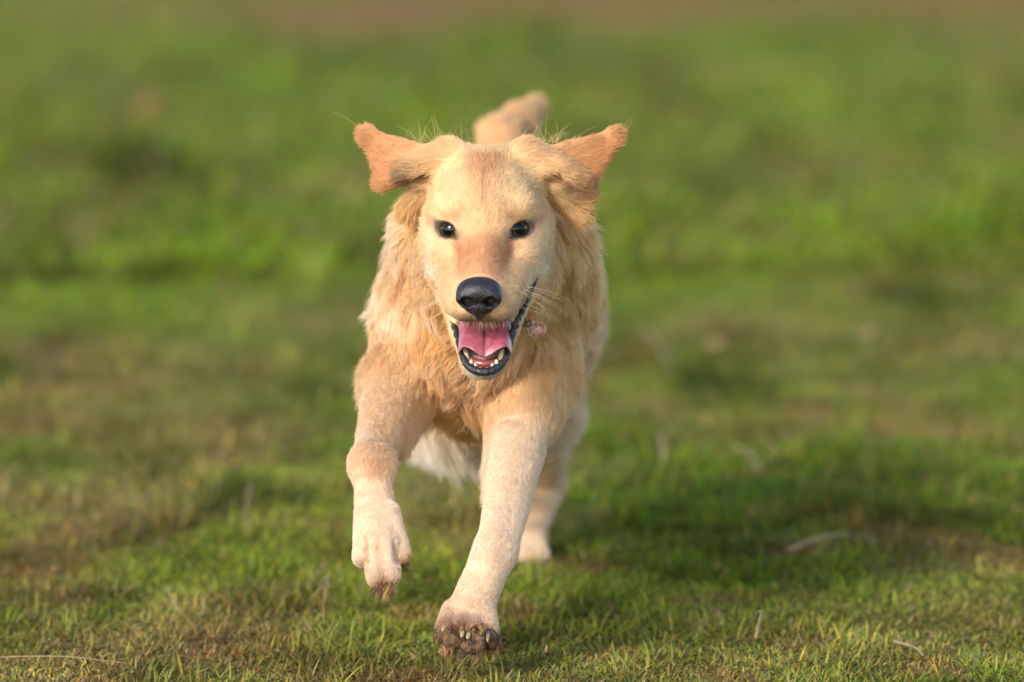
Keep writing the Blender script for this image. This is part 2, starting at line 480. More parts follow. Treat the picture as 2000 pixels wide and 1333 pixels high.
# hind legs: the near one carries the dog, the far one is still folded behind the belly
cap(at(1040, 620, .90), at(1058, 800, .78), .054, .036, .04, .038, 24, PALE)
cap(at(1058, 800, .78), at(1068, 945, 1.0), .034, .0165, .025, .018, 16, PALE)
cap(at(1072, 945, 1.0), at(1038, 1050, .90), .0165, .0150, .012, .008, 10, TAN)
hpaw = at(1030, 1080, .86); hpaw[2] = .020
cap(at(1038, 1052, .895), hpaw, .0155, .017, .012, .007, 10, PALE)
for dx in (-.015, -.005, .005, .015):
    cap(hpaw + np.array([dx * .6, 0, .004]), hpaw + np.array([dx * 1.05, -.034 + abs(dx) * .4, -.010]), .0100, .0092, .006, .007, 12, PALE)
cap(at(935, 620, .90), at(875, 750, .80), .070, .045, .04, .07, 22, lin(238, 224, 206), flow=nrm(np.array([-.25, .1, -1.0])))
cap(at(875, 750, .80), at(885, 780, 1.02), .036, .02, .025, .075, 22, lin(238, 224, 206), flow=nrm(np.array([-.35, .3, -1.0])))
cap(at(885, 770, 1.02), at(890, 800, 1.13), .019, .017, .012, .02, 18, WHITE)
cap(at(890, 800, 1.13), at(893, 840, 1.17), .019, .016, .012, .01, 18, WHITE)
# tail
cap(at(1010, 420, 1.0), at(978, 275, 1.12), .026, .020, .03, .018, 26, lin(224, 170, 110))
cap(at(976, 264, 1.12), at(1012, 240, 1.18), .017, .0155, .02, .016, 26, lin(224, 170, 110))
cap(at(1012, 238, 1.18), at(1045, 210, 1.24), .0155, .012, .02, .016, 26, lin(224, 170, 110))
N_BODY = len(PRIMS)
# head
ell(hd(0, -.058, .006), (.0525, .074, .055), .02, .011, 11, CREAM, axes=HAX, **FACE)                      # skull
ell(hd(0, -.034, .004), (.047, .043, .036), .02, .009, 9, CREAM, axes=HAX, **FACE)                      # forehead
for s in (-1, 1):
    ell(hd(s * .0345, -.048, -.024), (.024, .046, .040), .014, .013, 16, CREAM, axes=HAX, **FACE)          # cheek
    cap(hd(s * .037, -.006, -.024), hd(s * .0415, -.050, -.010), .0140, .018, .018, .010, 12, CREAM, **FACE)
    ell(hd(s * .030, -.015, .0225), (.0170, .0145, .0110), .014, .008, 14, CREAM, axes=HAX, **FACE)         # brow
    cap(hd(s * .031, -.006, -.042), hd(s * .018, .080, -.0485), .0205, .0178, .012, .006, 8, CREAM, **FACE)    # lip flews
    cap(hd(s * .010, .05, -.045), hd(s * .012, .090, -.047), .017, .0165, .010, .005, 8, CREAM, **FACE)
    cap(hd(s * .036, -.02, -.056), hd(s * .012, .054, -.120), .016, .0085, .012, .008, 12, CREAM, flow=-HF)  # lower jaw
cap(hd(0, -.016, -.006), hd(0, .088, -.0335), .0235, .0180, .016, .006, 7, TAN, **FACE)                   # bridge of the muzzle
ell(hd(0, .060, -.1240), (.0165, .016, .0095), .010, .005, 30, lin(190, 172, 154), axes=HAX, flow=DOWN)                 # chin
cap(hd(0, -.05, -.05), at(945, 520, .12), .05, .06, .03, .035, 20, GOLD, flow=nrm(np.array([0, .6, -.8])))    # throat
for (x0, y0, d0, x1, y1, d1) in ((743, 1040, -.018, 749, 1130, -.020), (718, 1050, -.012, 721, 1100, -.010), (767, 1045, -.013, 776, 1095, -.010), (914, 1195, -.032, 911, 1240, -.055), (891, 1192, -.022, 882, 1230, -.042), (941, 1195, -.024, 944, 1236, -.044)):
    cap(at(x0, y0, d0), at(x1, y1, d1), .0016, .0034, .005, cut=True)
ER = .0136
EYE_FRAMES = []
for s, cen_px, tilt in ((-1, (874, 449), math.radians(-1)), (1, (1016, 448), math.radians(1))):
    front = hp(cen_px[0], cen_px[1], .0048)
    e_f = nrm(nrm(CAM - front) + HX * s * .42)
    e_u = nrm(HU - e_f * (HU @ e_f))
    e_x = nrm(np.cross(e_u, e_f)); e_x = e_x if e_x @ HX > 0 else -e_x
    c_ = front - e_f * ER
    EYE_FRAMES.append((s, tilt, c_, e_x, e_f, e_u))
    ell(c_ + e_f * .006, (.0117, .0105, .0075), .003, cut=True, axes=np.stack([e_x * math.cos(tilt) + e_u * math.sin(tilt), e_f, e_u * math.cos(tilt) - e_x * math.sin(tilt)]))   # eye sockets
ell(hd(0, .112, -.0365), (.0185, .012, .0095), .003, cut=True, axes=HAX)                                     # room for the nostrils
ell(hd(0, .045, -.092), (.027, .045, .021), .004, cut=True, axes=HAX)                                        # the open mouth
# ears, thrown out sideways by the gallop
def ear(A, B, C, D, M, tuft, hol):
    out = nrm(np.asarray(B) - np.asarray(A))
    cap(A, D, .0115, .0120, .030, .017, 18, CREAM, flow=nrm(out + DOWN * .5))
    tri(A, B, C, .0040, .010, .009, 9, ORANGE, flow=out)
    tri(A, C, D, .0060, .014, .013, 14, ORANGE, flow=nrm(out + DOWN * .4))
    cap(np.asarray(B) * .93 + np.asarray(A) * .07, np.asarray(B) * .84 + np.asarray(C) * .16, .0046, .0044, .010, .013, 14, ORANGE, flow=out)
    cap(A, M, .0105, .008, .014, .012, 14, ORANGE, flow=out)
    cap(D, M, .0085, .0075, .010, .012, 14, ORANGE, flow=nrm(out + DOWN * .3))
    cap(hol[0], hol[1], .0105, .0075, .003, cut=True)
    cap(tuft[0], tuft[1], .015, .011, .012, .022, 20, GOLD, flow=nrm(tuft[1] - tuft[0]))
ear(at(878, 306, .060), at(711, 259, .090), at(752, 355, .082), at(835, 328, .058), at(792, 332, .060), (at(844, 350, .078), at(806, 400, .088)), (at(838, 352, .052), at(790, 360, .060)))
ear(at(1026, 306, .060), at(1208, 260, .090), at(1142, 378, .082), at(1078, 332, .058), at(1125, 350, .064), (at(1076, 356, .078), at(1128, 410, .088)), (at(1076, 352, .050), at(1122, 378, .060)))

def smin(a, b, k):
    h = np.maximum(k - np.abs(a - b), 0) / k
    return np.minimum(a, b) - h * h * k * .25

VOX = .003
lo = np.min([bounds(p)[0] for p in PRIMS], 0) - .03
hi = np.max([bounds(p)[1] for p in PRIMS], 0) + .03
shape = np.ceil((hi - lo) / VOX).astype(int) + 1
D = np.full(shape, .06, np.float32)
for p in PRIMS:
    b0, b1 = bounds(p)
    pad = p['k'] + 4 * VOX
    i0 = np.maximum(((b0 - pad - lo) / VOX).astype(int), 0)
    i1 = np.minimum(((b1 + pad - lo) / VOX).astype(int) + 2, shape)
    sl = tuple(slice(a, b) for a, b in zip(i0, i1))
    g = np.stack(np.meshgrid(*[lo[i] + VOX * np.arange(i0[i], i1[i]) for i in range(3)], indexing='ij'), -1).reshape(-1, 3)
    d = sdf(p, g).reshape(D[sl].shape).astype(np.float32)
    if p['cut']:
        D[sl] = -smin(-D[sl], d, p['k'])
    else:
        D[sl] = smin(D[sl], d, p['k'])

def surface(D, lo, vox):
    """surface nets: one vertex per mixed cell, one quad per crossed edge"""
    s = D < 0
    n = np.array(D.shape)
    cnt = np.zeros(n - 1, np.uint8)
    for dx in (0, 1):
        for dy in (0, 1):
            for dz in (0, 1):
                cnt += s[dx:n[0] - 1 + dx, dy:n[1] - 1 + dy, dz:n[2] - 1 + dz]
    ci = np.argwhere((cnt > 0) & (cnt < 8))
    vid = np.full(n - 1, -1, np.int64)
    vid[tuple(ci.T)] = np.arange(len(ci))
    acc, num = np.zeros((len(ci), 3)), np.zeros(len(ci))
    corners = [(a, b, c) for a in (0, 1) for b in (0, 1) for c in (0, 1)]
    val = {c: D[ci[:, 0] + c[0], ci[:, 1] + c[1], ci[:, 2] + c[2]].astype(float) for c in corners}
    for c in corners:
        for ax in range(3):
            if c[ax] == 0:
                e = list(c); e[ax] = 1; e = tuple(e)
                a, b = val[c], val[e]
                m = (a < 0) != (b < 0)
                t = np.where(m, a / np.where(m, a - b, 1), 0)
                pt = np.array(c, float)[None] + t[:, None] * (np.array(e) - np.array(c))[None]
                acc += np.where(m[:, None], pt, 0); num += m
    v = lo + vox * (ci + acc / num[:, None])
    quads = []
    for ax in range(3):
        o1, o2 = (ax + 1) % 3, (ax + 2) % 3
        a = s.take(np.arange(n[ax] - 1), ax); b = s.take(np.arange(1, n[ax]), ax)
        e = np.argwhere(a != b)
        e = e[(e[:, o1] > 0) & (e[:, o2] > 0) & (e[:, o1] < n[o1] - 1) & (e[:, o2] < n[o2] - 1)]
        fl = a[tuple(e.T)]
        def cell(u, w):
            q = e.copy(); q[:, o1] -= u; q[:, o2] -= w
            return vid[tuple(q.T)]
        q = np.stack([cell(1, 1), cell(0, 1), cell(0, 0), cell(1, 0)], 1)
        q[~fl] = q[~fl][:, ::-1]
        quads.append(q)
    return v, np.concatenate(quads)

def sample(D, lo, vox, P):
    q = np.clip((P - lo) / vox, 0, np.array(D.shape) - 1.001)
    i = q.astype(int); f = q - i
    r = 0
    for a in (0, 1):
        for b in (0, 1):
            for c in (0, 1):
                w = (f[:, 0] if a else 1 - f[:, 0]) * (f[:, 1] if b else 1 - f[:, 1]) * (f[:, 2] if c else 1 - f[:, 2])
                r = r + w * D[i[:, 0] + a, i[:, 1] + b, i[:, 2] + c]
    return r

def gradient(D, lo, vox, P, e=1.0):
    g = np.stack([sample(D, lo, vox, P + np.eye(3)[i] * vox * e) - sample(D, lo, vox, P - np.eye(3)[i] * vox * e) for i in range(3)], 1)
    return nrm(g)

BV, BF = surface(D, lo, VOX)
BN = gradient(D, lo, VOX, BV, 1.3)

# what the coat is like at a place: colour, length, lift and lie, blended from the volumes nearby
EYES = [hd(-.0363, -.0045, 0), hd(.0363, -.0045, 0)]
MARKS = []            # (centre, radius, colour, strength): tints of the coat, a few with highlight and shade painted in
def mark(c, r, colour, s):
    MARKS.append((np.asarray(c), r, np.asarray(colour), s))
FACE_MARKS = []
def fmark(x, u, r, colour, s):
    FACE_MARKS.append((x, u, r, np.asarray(colour) ** 1.22, min(s * 1.2, 1)))
BROWN, RUST, SOOT, MUD = lin(170, 104, 52), lin(186, 92, 54), lin(44, 30, 24), lin(92, 58, 32)
fmark(0, .040, .010, lin(214, 162, 108), .35)
for i_ in range(9):  # dark line in place of a forehead furrow, its crease shade painted on
    fmark(.0005 * math.sin(i_), .026 + .0032 * i_, .0018, lin(150, 94, 54), .35); fmark(0, .064, .016, lin(212, 158, 106), .28)
fmark(0, -.010, .022, lin(208, 148, 96), .5); fmark(0, -.020, .026, lin(212, 152, 102), .55); fmark(0, .002, .014, lin(214, 158, 100), .5)
for s in (-1, 1):
    fmark(s * .051, .001, .0070, RUST, .55); fmark(s * .046, -.010, .0065, RUST, .5)
    fmark(s * .026, .0170, .0075, lin(176, 106, 50), .8); fmark(s * .021, -.017, .007, lin(198, 132, 76), .6); fmark(s * .020, .023, .006, lin(206, 144, 84), .5); fmark(s * .036, .014, .006, lin(196, 128, 68), .6)
    fmark(s * .0262, -.0052, .0044, SOOT, .9); fmark(s * .0465, .0035, .0040, SOOT, .7); fmark(s * .0215, -.001, .005, SOOT, .35); fmark(s * .053, -.043, .010, lin(246, 236, 220), .6); fmark(s * .025, -.014, .0055, RUST, .55)
    fmark(s * .013, -.008, .009, lin(200, 134, 72), .6)
    fmark(s * .030, .028, .013, lin(236, 206, 156), .6)
    fmark(s * .054, -.020, .016, lin(238, 214, 172), .7)
    fmark(s * .040, -.030, .012, lin(206, 152, 92), .5)
    fmark(s * .024, -.058, .016, lin(214, 170, 136), .7); fmark(s * .036, -.055, .016, lin(228, 192, 152), .6)
    fmark(s * .010, -.060, .010, lin(96, 66, 52), .75)
mark(hd(0, .068, -.122), .014, lin(206, 190, 176), .9)
mark(at(735, 905, .02), .018, lin(206, 136, 88), .55)
mark(at(748, 1136, -.012), .016, lin(150, 96, 48), .85); mark(at(710, 1096, -.004), .008, lin(150, 92, 50), .7); mark(at(792, 1085, 0), .010, lin(186, 116, 78), .8)
mark(at(905, 1228, -.04), .024, lin(146, 84, 44), .9); mark(at(865, 1228, -.03), .012, lin(140, 78, 44), .9); mark(at(955, 1245, -.03), .012, lin(96, 60, 36), .9)
mark(at(920, 1262, -.03), .015, MUD, .95); mark(at(890, 1255, -.03), .013, MUD, .9)
mark(at(698, 860, .06), .022, lin(238, 222, 200), .6); mark(at(698, 780, .16), .024, lin(238, 222, 200), .5); mark(at(930, 1010, .09), .022, lin(238, 222, 200), .5)  # white left edges of the forelegs: sunlit highlight painted into the coat
mark(at(930, 700, .17), .05, lin(206, 140, 70), .5)
mark(at(802, 350, .058), .0175, lin(58, 32, 20), .95); mark(at(1108, 366, .058), .0125, lin(58, 32, 20), .9)  # ear hollows: dark skin, plus the shade under the flap painted in
for i_ in range(12):
    t_ = i_ / 11
    mark(at(1022 - 62 * t_, 850 + 240 * t_, .148 - .135 * t_), .010, lin(214, 164, 112), .45)      # golden ridge of the forelegs
    mark(at(760 - 26 * t_, 770 + 130 * t_, .165 - .140 * t_), .010, lin(208, 152, 104), .45)
    mark(at(958 - 30 * t_, 880 + 220 * t_, .125 - .110 * t_), .008, lin(244, 232, 214), .6)
for (x, y) in ((722, 300), (1195, 300), (760, 330), (1160, 340)):
    mark(at(x, y, .085), .022, lin(196, 116, 58), .6)

def coat_at(P, N):
    n = len(P)
    W, C, L, lift = np.zeros(n), np.zeros((n, 3)), np.zeros(n), np.zeros(n)
    F = np.zeros((n, 3))
    for p in PRIMS:
        if p['cut']:
            continue
        b0, b1 = bounds(p)
        m = np.nonzero(((P > b0 - .06) & (P < b1 + .06)).all(1))[0]
        if not len(m):
            continue
        Pm = P[m]
        d = sdf(p, Pm)
        sg = .010 if p['k'] >= .025 else .005
        w = np.exp(-np.maximum(d, 0) / sg)
        fl = p['flow']
        if fl is None:
            fl = nrm(p['b'] - p['a'])
        if isinstance(fl, str):
            away = nrm(Pm - NOSE)
            hl = hloc(Pm)
            side = np.sign(hl[:, 0])[:, None] * HX * .25
            f = nrm(away - HF * .5 + side)
        else:
            f = np.repeat(np.asarray(fl)[None], len(m), 0)
        W[m] += w; C[m] += w[:, None] * p['c']; L[m] += w * p['L']; lift[m] += w * p['lift']; F[m] += w[:, None] * f
    W = np.maximum(W, 1e-12)
    C, L, lift, F = C / W[:, None], L / W, lift / W, nrm(F)
    q = vn3(P, .035, 3)[:, None]
    C = C * (.95 + .1 * vn3(P, .012, 9)[:, None])
    amp = (.16 + .60 * smooth(.012, .034, L))[:, None] * smooth(.48, .66, q)
    C = C * (1 - amp) + C * np.array([.96, .82, .64]) * amp
    pl = (.5 * smooth(.02, .04, L))[:, None] * smooth(.52, .66, vn3(P, .028, 77)[:, None])
    C = C * (1 - pl) + lin(236, 208, 172) * pl
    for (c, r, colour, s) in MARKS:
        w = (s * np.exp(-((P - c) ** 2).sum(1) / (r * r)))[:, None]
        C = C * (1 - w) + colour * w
    hl = hloc(P)
    fr = smooth(-.06, -.04, hl[:, 1]) * smooth(-.075, -.066, hl[:, 2])
    for (x_, u_, r, colour, s) in FACE_MARKS:
        w = (s * fr * np.exp(-((hl[:, 0] - x_) ** 2 + (hl[:, 2] - u_) ** 2) / (r * r)))[:, None]
        C = C * (1 - w) + colour * w
    for x_ in (-.0363, .0363):
        q_ = np.sqrt(((hl[:, 0] - x_) * .86) ** 2 + ((hl[:, 2] + .0005) * 1.22) ** 2)
        w = (.95 * fr * smooth(.0130, .0092, q_))[:, None]
        C = C * (1 - w) + SOOT * w
    for e in EYES:
        d = np.linalg.norm(P - e, axis=1)
        L = np.minimum(L, np.where(d < .04, .0018 + .24 * np.maximum(d - .010, 0), L))
    dn = np.linalg.norm(P - NOSE, axis=1)
    L = np.minimum(L, .0022 + .16 * np.maximum(dn - .016, 0) + .0 * L)
    F = F - N * (F * N).sum(1, keepdims=True)
    return np.clip(C, 0, .97), L, np.radians(lift), nrm(F)

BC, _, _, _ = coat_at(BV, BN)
k = Nodes('dog_skin')
a = k.add('ShaderNodeAttribute', attribute_name='tint')
k.link(a.outputs['Color'], k.b.inputs['Base Color'])
k.set(Roughness=.9); k.b.inputs['Specular IOR Level'].default_value = .05
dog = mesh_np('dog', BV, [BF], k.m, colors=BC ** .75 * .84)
tag(dog, 'golden long-haired dog running at the viewer, ears flying and tongue out', 'dog')

# ------------------------------------------------------------------ the coat
def mouth_mask(P):
    h = hloc(P)
    up = -.058 - .03 * np.clip(.03 - h[:, 1], 0, 1)
    low = -.060 - .56 * np.clip(h[:, 1] + .03, 0, 1)
    return (h[:, 1] > .0) & (h[:, 1] < .10) & (np.abs(h[:, 0]) < .034) & (h[:, 2] < up) & (h[:, 2] > low + .004)

def eye_mask(P):
    m = np.zeros(len(P), bool)
    for e in EYES:
        d = hloc(P) - hloc(e[None])
        m |= ((d[:, 0] * .84) ** 2 + (d[:, 2] * 1.2) ** 2 < .0087 ** 2) & (d[:, 1] > -.02) & (d[:, 1] < .03)
    return m

def nose_mask(P):
    h = hloc(P)
    return (np.abs(h[:, 0]) < .0195) & (h[:, 1] > .092) & (h[:, 2] > -.05) & (h[:, 2] < -.016)

def grow(total, K=7):
    quad = BV[BF]
    ar = np.linalg.norm(np.cross(quad[:, 2] - quad[:, 0], quad[:, 3] - quad[:, 1]), axis=1) * .5
    cen, cn = quad.mean(1), nrm(BN[BF].mean(1))
    _, L, _, _ = coat_at(cen, cn)
    face_cam = (cn * nrm(CAM - cen)).sum(1)
    vis = .16 + .84 * smooth(-.45, .0, face_cam)
    depth = 1 - .55 * smooth(5.9, 6.5, cen[:, 1])
    dens = ar * vis * depth * np.clip(.016 / np.maximum(L, .004), .45, 3.2)
    dens[mouth_mask(cen) | nose_mask(cen)] = 0
    dens /= dens.sum()
    f = rng.choice(len(ar), total, p=dens)
    u, v = rng.random(total)[:, None], rng.random(total)[:, None]
    q = quad[f]
    P = (q[:, 0] * (1 - u) + q[:, 1] * u) * (1 - v) + (q[:, 3] * (1 - u) + q[:, 2] * u) * v
    keep = ~(eye_mask(P) | mouth_mask(P) | nose_mask(P))
    P = P[keep]
    N = gradient(D, lo, VOX, P, 1.3)
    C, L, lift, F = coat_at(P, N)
    n = len(P)
    near_face = smooth(.26, .18, np.linalg.norm(P - HO, axis=1))[:, None]
    # guides: locks of hair
    gi = rng.choice(n, max(n // 34, 10), replace=False)
    kd = kdtree.KDTree(len(gi))
    for i, j in enumerate(gi):
        kd.insert(P[j], i)
    kd.balance()
    near = np.fromiter((kd.find(p)[1] for p in P), np.int64, n)
    G = gi[near]
    # strand directions
    def jitter(base, ang, cnt):
        r = rng.normal(size=(cnt, 3)) * ang
        return r
    lockj = rng.normal(size=(n, 3))
    long_ = smooth(.012, .04, L)[:, None]
    T = nrm(F + rng.normal(size=(n, 3)) * .16 + lockj[G] * (.10 + .28 * long_) + (vn3(P, .05, 40)[:, None] - .5) * long_ * np.cross(N, F) * 1.6)
    T = nrm(T - N * (T * N).sum(1, keepdims=True))
    Ls = L * (.65 + .5 * rng.random(n)) * (.85 + .3 * rng.random(n)[G])
    lf = (lift * (.5 + 1.0 * rng.random(n)))[:, None]
    t = np.linspace(0, 1, K)[None, :, None]
    d0 = T * np.cos(lf) + N * np.sin(lf)
    fall = np.array([0, 0, -1.0])
    bendv = -N * np.sin(lf) * .45 + fall * (.10 * long_) + rng.normal(size=(n, 3)) * .10
    pts = P[:, None] + Ls[:, None, None] * (d0[:, None] * t + bendv[:, None] * t ** 2)
    # gather each lock towards its guide
    gp = pts[G] + (P - P[G])[:, None] * (1 - t)
    cl = np.minimum(.26 + .14 * near_face + .64 * long_, .95)[:, None] * t ** 1.4 * rng.random(n)[:, None, None]
    pts = pts * (1 - cl) + gp * cl
    g2 = rng.choice(n, max(n // 170, 10), replace=False)
    kd2 = kdtree.KDTree(len(g2))
    for i, j in enumerate(g2):
        kd2.insert(P[j], i)
    kd2.balance()
    G2 = g2[np.fromiter((kd2.find(p)[1] for p in P), np.int64, n)]
    gp2 = pts[G2] + (P - P[G2])[:, None] * (1 - t * .85)
    cl2 = (.58 * long_)[:, None] * t ** 1.6 * (.4 + .6 * rng.random(n))[:, None, None]
    pts = pts * (1 - cl2) + gp2 * cl2
    rad = (.00016 + .00011 * rng.random(n))[:, None] * (1 - .75 * np.linspace(0, 1, K)[None] ** 2)
    rad = rad * (1 + .35 * long_) * (1 + .5 * smooth(5.9, 6.4, P[:, 1]))[:, None]
    lockv = .14 + .86 * np.maximum(long_, near_face)
    b = 1 + (.34 * (rng.random(n) - .6))[:, None] * (.35 + .65 * np.maximum(long_, near_face * .6)) * (1 + .26 * (rng.random(n)[G][:, None] - .6) * lockv)
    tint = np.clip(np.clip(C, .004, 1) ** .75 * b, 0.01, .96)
    tone = rng.random(n)[G2][:, None]
    tint = tint * np.where(tone < .5, 1 + (tone - .5) * np.array([.15, .28, .46]) * np.clip(.08 + .30 * near_face + .92 * long_, 0, 1), 1 + (tone - .5) * .2 * np.clip(.1 + long_ + near_face, 0, 1))
    tint = np.clip(tint, .01, .96)
    pale = rng.random(n)[:, None] < .10 * (.15 + .85 * long_)
    tint = np.where(pale, tint * .6 + WHITE * .4, tint)
    return pts, rad, tint

FUR = fur_material('dog_hair')
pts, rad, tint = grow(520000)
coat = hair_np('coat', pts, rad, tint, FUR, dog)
tag(coat, None, None, kind='stuff')

# ------------------------------------------------------------------ face parts
def local_sdf(name, parts, vox, mat, parent, pad=.006):
    """a small part of its own carved from rounded volumes given as (prim, cut)"""
    global PRIMS
    l = np.min([bounds(p)[0] for p in parts if not p['cut']], 0) - pad
    h = np.max([bounds(p)[1] for p in parts if not p['cut']], 0) + pad
    shp = np.ceil((h - l) / vox).astype(int) + 1
    g = np.stack(np.meshgrid(*[l[i] + vox * np.arange(shp[i]) for i in range(3)], indexing='ij'), -1).reshape(-1, 3)
    F_ = np.full(len(g), .05)
    for p in parts:
        d = sdf(p, g)
        F_ = -smin(-F_, d, p['k']) if p['cut'] else smin(F_, d, p['k'])
    v, f = surface(F_.reshape(shp).astype(np.float32), l, vox)
    return mesh_np(name, v, [f], mat, parent)

def collect(fn):
    global PRIMS
    keep, PRIMS = PRIMS, []
    fn()
    out, PRIMS = PRIMS, keep
    return out

NOSE_M = plain('nose_leather', (.010, .008, .011), .42, .5, bump=(520, .8, .0010, 3), var=((.022, .018, .022), 150))
def nose_parts():
    ell(hd(0, .103, -.0285), (.0215, .0165, .0125), .006, axes=HAX)
    for s in (-1, 1):
        ell(hd(s * .0125, .1095, -.0345), (.0100, .0100, .0105), .005, axes=HAX)
    ell(hd(0, .1045, -.0445), (.0150, .0105, .0090), .005, axes=HAX)
    cap(hd(0, .108, -.046), hd(0, .102, -.0555), .006, .0045, .005)
    for s in (-1, 1):
        cap(hd(s * .0080, .124, -.0380), hd(s * .0115, .1105, -.0370), .0056, .0058, .0016, cut=True)
        cap(hd(s * .0125, .1185, -.0360), hd(s * .0220, .111, -.0435), .0052, .0020, .0018, cut=True)
    cap(hd(0, .1235, -.036), hd(0, .110, -.056), .0011, .0013, .002, cut=True)
nose = local_sdf('nose', collect(nose_parts), .0007, NOSE_M, dog)

EYE_M = plain('eye_dark', (.006, .004, .003), .04, .6, coat=1.0)
k = Nodes('eyeball')
tcx = k.add('ShaderNodeAttribute', attribute_name='tint')
k.link(tcx.outputs['Color'], k.b.inputs['Base Color'])
k.set(Roughness=.05); k.b.inputs['Specular IOR Level'].default_value = .32
EYE_M = k.m
LID_M = plain('eyelid_skin', (.022, .014, .012), .75, .15, bump=(700, .4, .0005, 2))

def sphere(name, c, r, mat, parent, axes, nu=32, nv=20, colour=None):
    vs, cs = [], []
    for i in range(nv + 1):
        th = math.pi * i / nv
        for j in range(nu):
            ph = 2 * math.pi * j / nu
            d = np.array([math.sin(th) * math.cos(ph), math.cos(th), math.sin(th) * math.sin(ph)])
            vs.append(c + (d * np.asarray(r)) @ axes)
            cs.append(colour(th) if colour else (0, 0, 0))
    ids = np.arange((nv + 1) * nu).reshape(nv + 1, nu)
    q = np.stack([ids[:-1], np.roll(ids[:-1], -1, 1), np.roll(ids[1:], -1, 1), ids[1:]], -1).reshape(-1, 4)
    return mesh_np(name, np.array(vs), [q[:, ::-1]], mat, parent, colors=np.array(cs))

for (s, tilt, c, e_x, e_f, e_u) in EYE_FRAMES:
    eax = np.stack([e_x, e_f, e_u])
    def iris(th):
        return (.002, .002, .002) if th < .42 else ((.045, .020, .008) if th < .98 else (.10, .08, .07))
    eye = sphere('eye', c, (ER, ER, ER), EYE_M, dog, eax, 36, 40, iris)
    # lids: a dark rim that runs from the wet edge out into the coat
    n = 40
    rows = []
    for (sx, sy, rr, push) in ((.0102, .0061, 1.000, -.0004), (.0105, .0064, 1.022, .0), (.0112, .0071, 1.032, -.0003), (.0120, .0079, 1.0, -.0030), (.0124, .0083, .97, -.0060)):
        row = []
        for j in range(n):
            ph = 2 * math.pi * j / n
            cx_, cy_ = math.cos(ph), math.sin(ph)
            px_ = sx * (abs(cx_) ** .9) * (1 if cx_ > 0 else -1)
            inner = max(0, -cx_ * s)
            py_ = sy * cy_ * (1 - .42 * abs(cx_) ** 3) * (1.04 if cy_ > 0 else .96)
            px_ += -s * .0016 * inner ** 3
            x2 = px_ * math.cos(tilt) - py_ * math.sin(tilt)
            y2 = px_ * math.sin(tilt) + py_ * math.cos(tilt)
            R = ER * rr
            z2 = math.sqrt(max(R * R - x2 * x2 - y2 * y2, (.25 * R) ** 2)) + push + (.0012 * max(cy_, 0) if 1.0 < rr else 0)
            row.append(c + e_x * x2 + e_u * y2 + e_f * z2)
        rows.append(row)
    v = np.array(rows).reshape(-1, 3)
    ids = np.arange(len(rows) * n).reshape(len(rows), n)
    q = np.stack([ids[:-1], np.roll(ids[:-1], -1, 1), np.roll(ids[1:], -1, 1), ids[1:]], -1).reshape(-1, 4)
    lid = mesh_np('eyelid', v, [q], LID_M, eye)

def tube(name, path, radii, mat, parent, seg=10, knob=None):
    path = np.asarray(path, float)
    # resample with Catmull-Rom
    t = np.linspace(0, len(path) - 1, (len(path) - 1) * 6 + 1)
    i = np.clip(t.astype(int), 0, len(path) - 2); f = (t - i)[:, None]
    p0, p1, p2, p3 = path[np.maximum(i - 1, 0)], path[i], path[i + 1], path[np.minimum(i + 2, len(path) - 1)]
    c = .5 * (2 * p1 + (p2 - p0) * f + (2 * p0 - 5 * p1 + 4 * p2 - p3) * f ** 2 + (3 * p1 - p0 - 3 * p2 + p3) * f ** 3)
    r = np.interp(t, np.arange(len(path)), radii)
    if knob is not None:
        r = r * knob(t)
    tn = nrm(np.gradient(c, axis=0))
    ref = nrm(np.cross(tn, HF)); ref2 = nrm(np.cross(tn, ref))
    rows = []
    for j in range(seg):
        ph = 2 * math.pi * j / seg
        rows.append(c + r[:, None] * (ref * math.cos(ph) + ref2 * math.sin(ph)))
    v = np.stack(rows, 1)
    n = len(c)
    ids = np.arange(n * seg).reshape(n, seg)
    q = np.stack([ids[:-1], np.roll(ids[:-1], -1, 1), np.roll(ids[1:], -1, 1), ids[1:]], -1).reshape(-1, 4)
    vv = np.concatenate([v.reshape(-1, 3), c[[0, -1]]])
    e0 = np.stack([np.full(seg, n * seg), np.roll(ids[0], -1), ids[0]], -1)
    e1 = np.stack([np.full(seg, n * seg + 1), ids[-1], np.roll(ids[-1], -1)], -1)
    return mesh_np(name, vv, [q, np.concatenate([e0, e1])], mat, parent)

LIP_M = plain('lip_skin', (.016, .014, .018), .36, .5, bump=(380, 1.0, .0022, 4), coat=.2)
TONGUE_M = plain('tongue_flesh', (.30, .052, .076), .42, .5, bump=(650, .6, .0007, 3), sss=.2, coat=.30, var=((.40, .12, .155), 120))
GUM_M = plain('gum_flesh', (.25, .050, .046), .3, .5, bump=(500, .3, .0005), sss=.3, coat=.5)
TOOTH_M = plain('tooth_enamel', (.44, .35, .22), .3, .5, coat=.3, var=((.52, .45, .33), 160))
MOUTH_M = plain('mouth_lining', (.10, .022, .024), .5, .3, bump=(300, .4, .001))

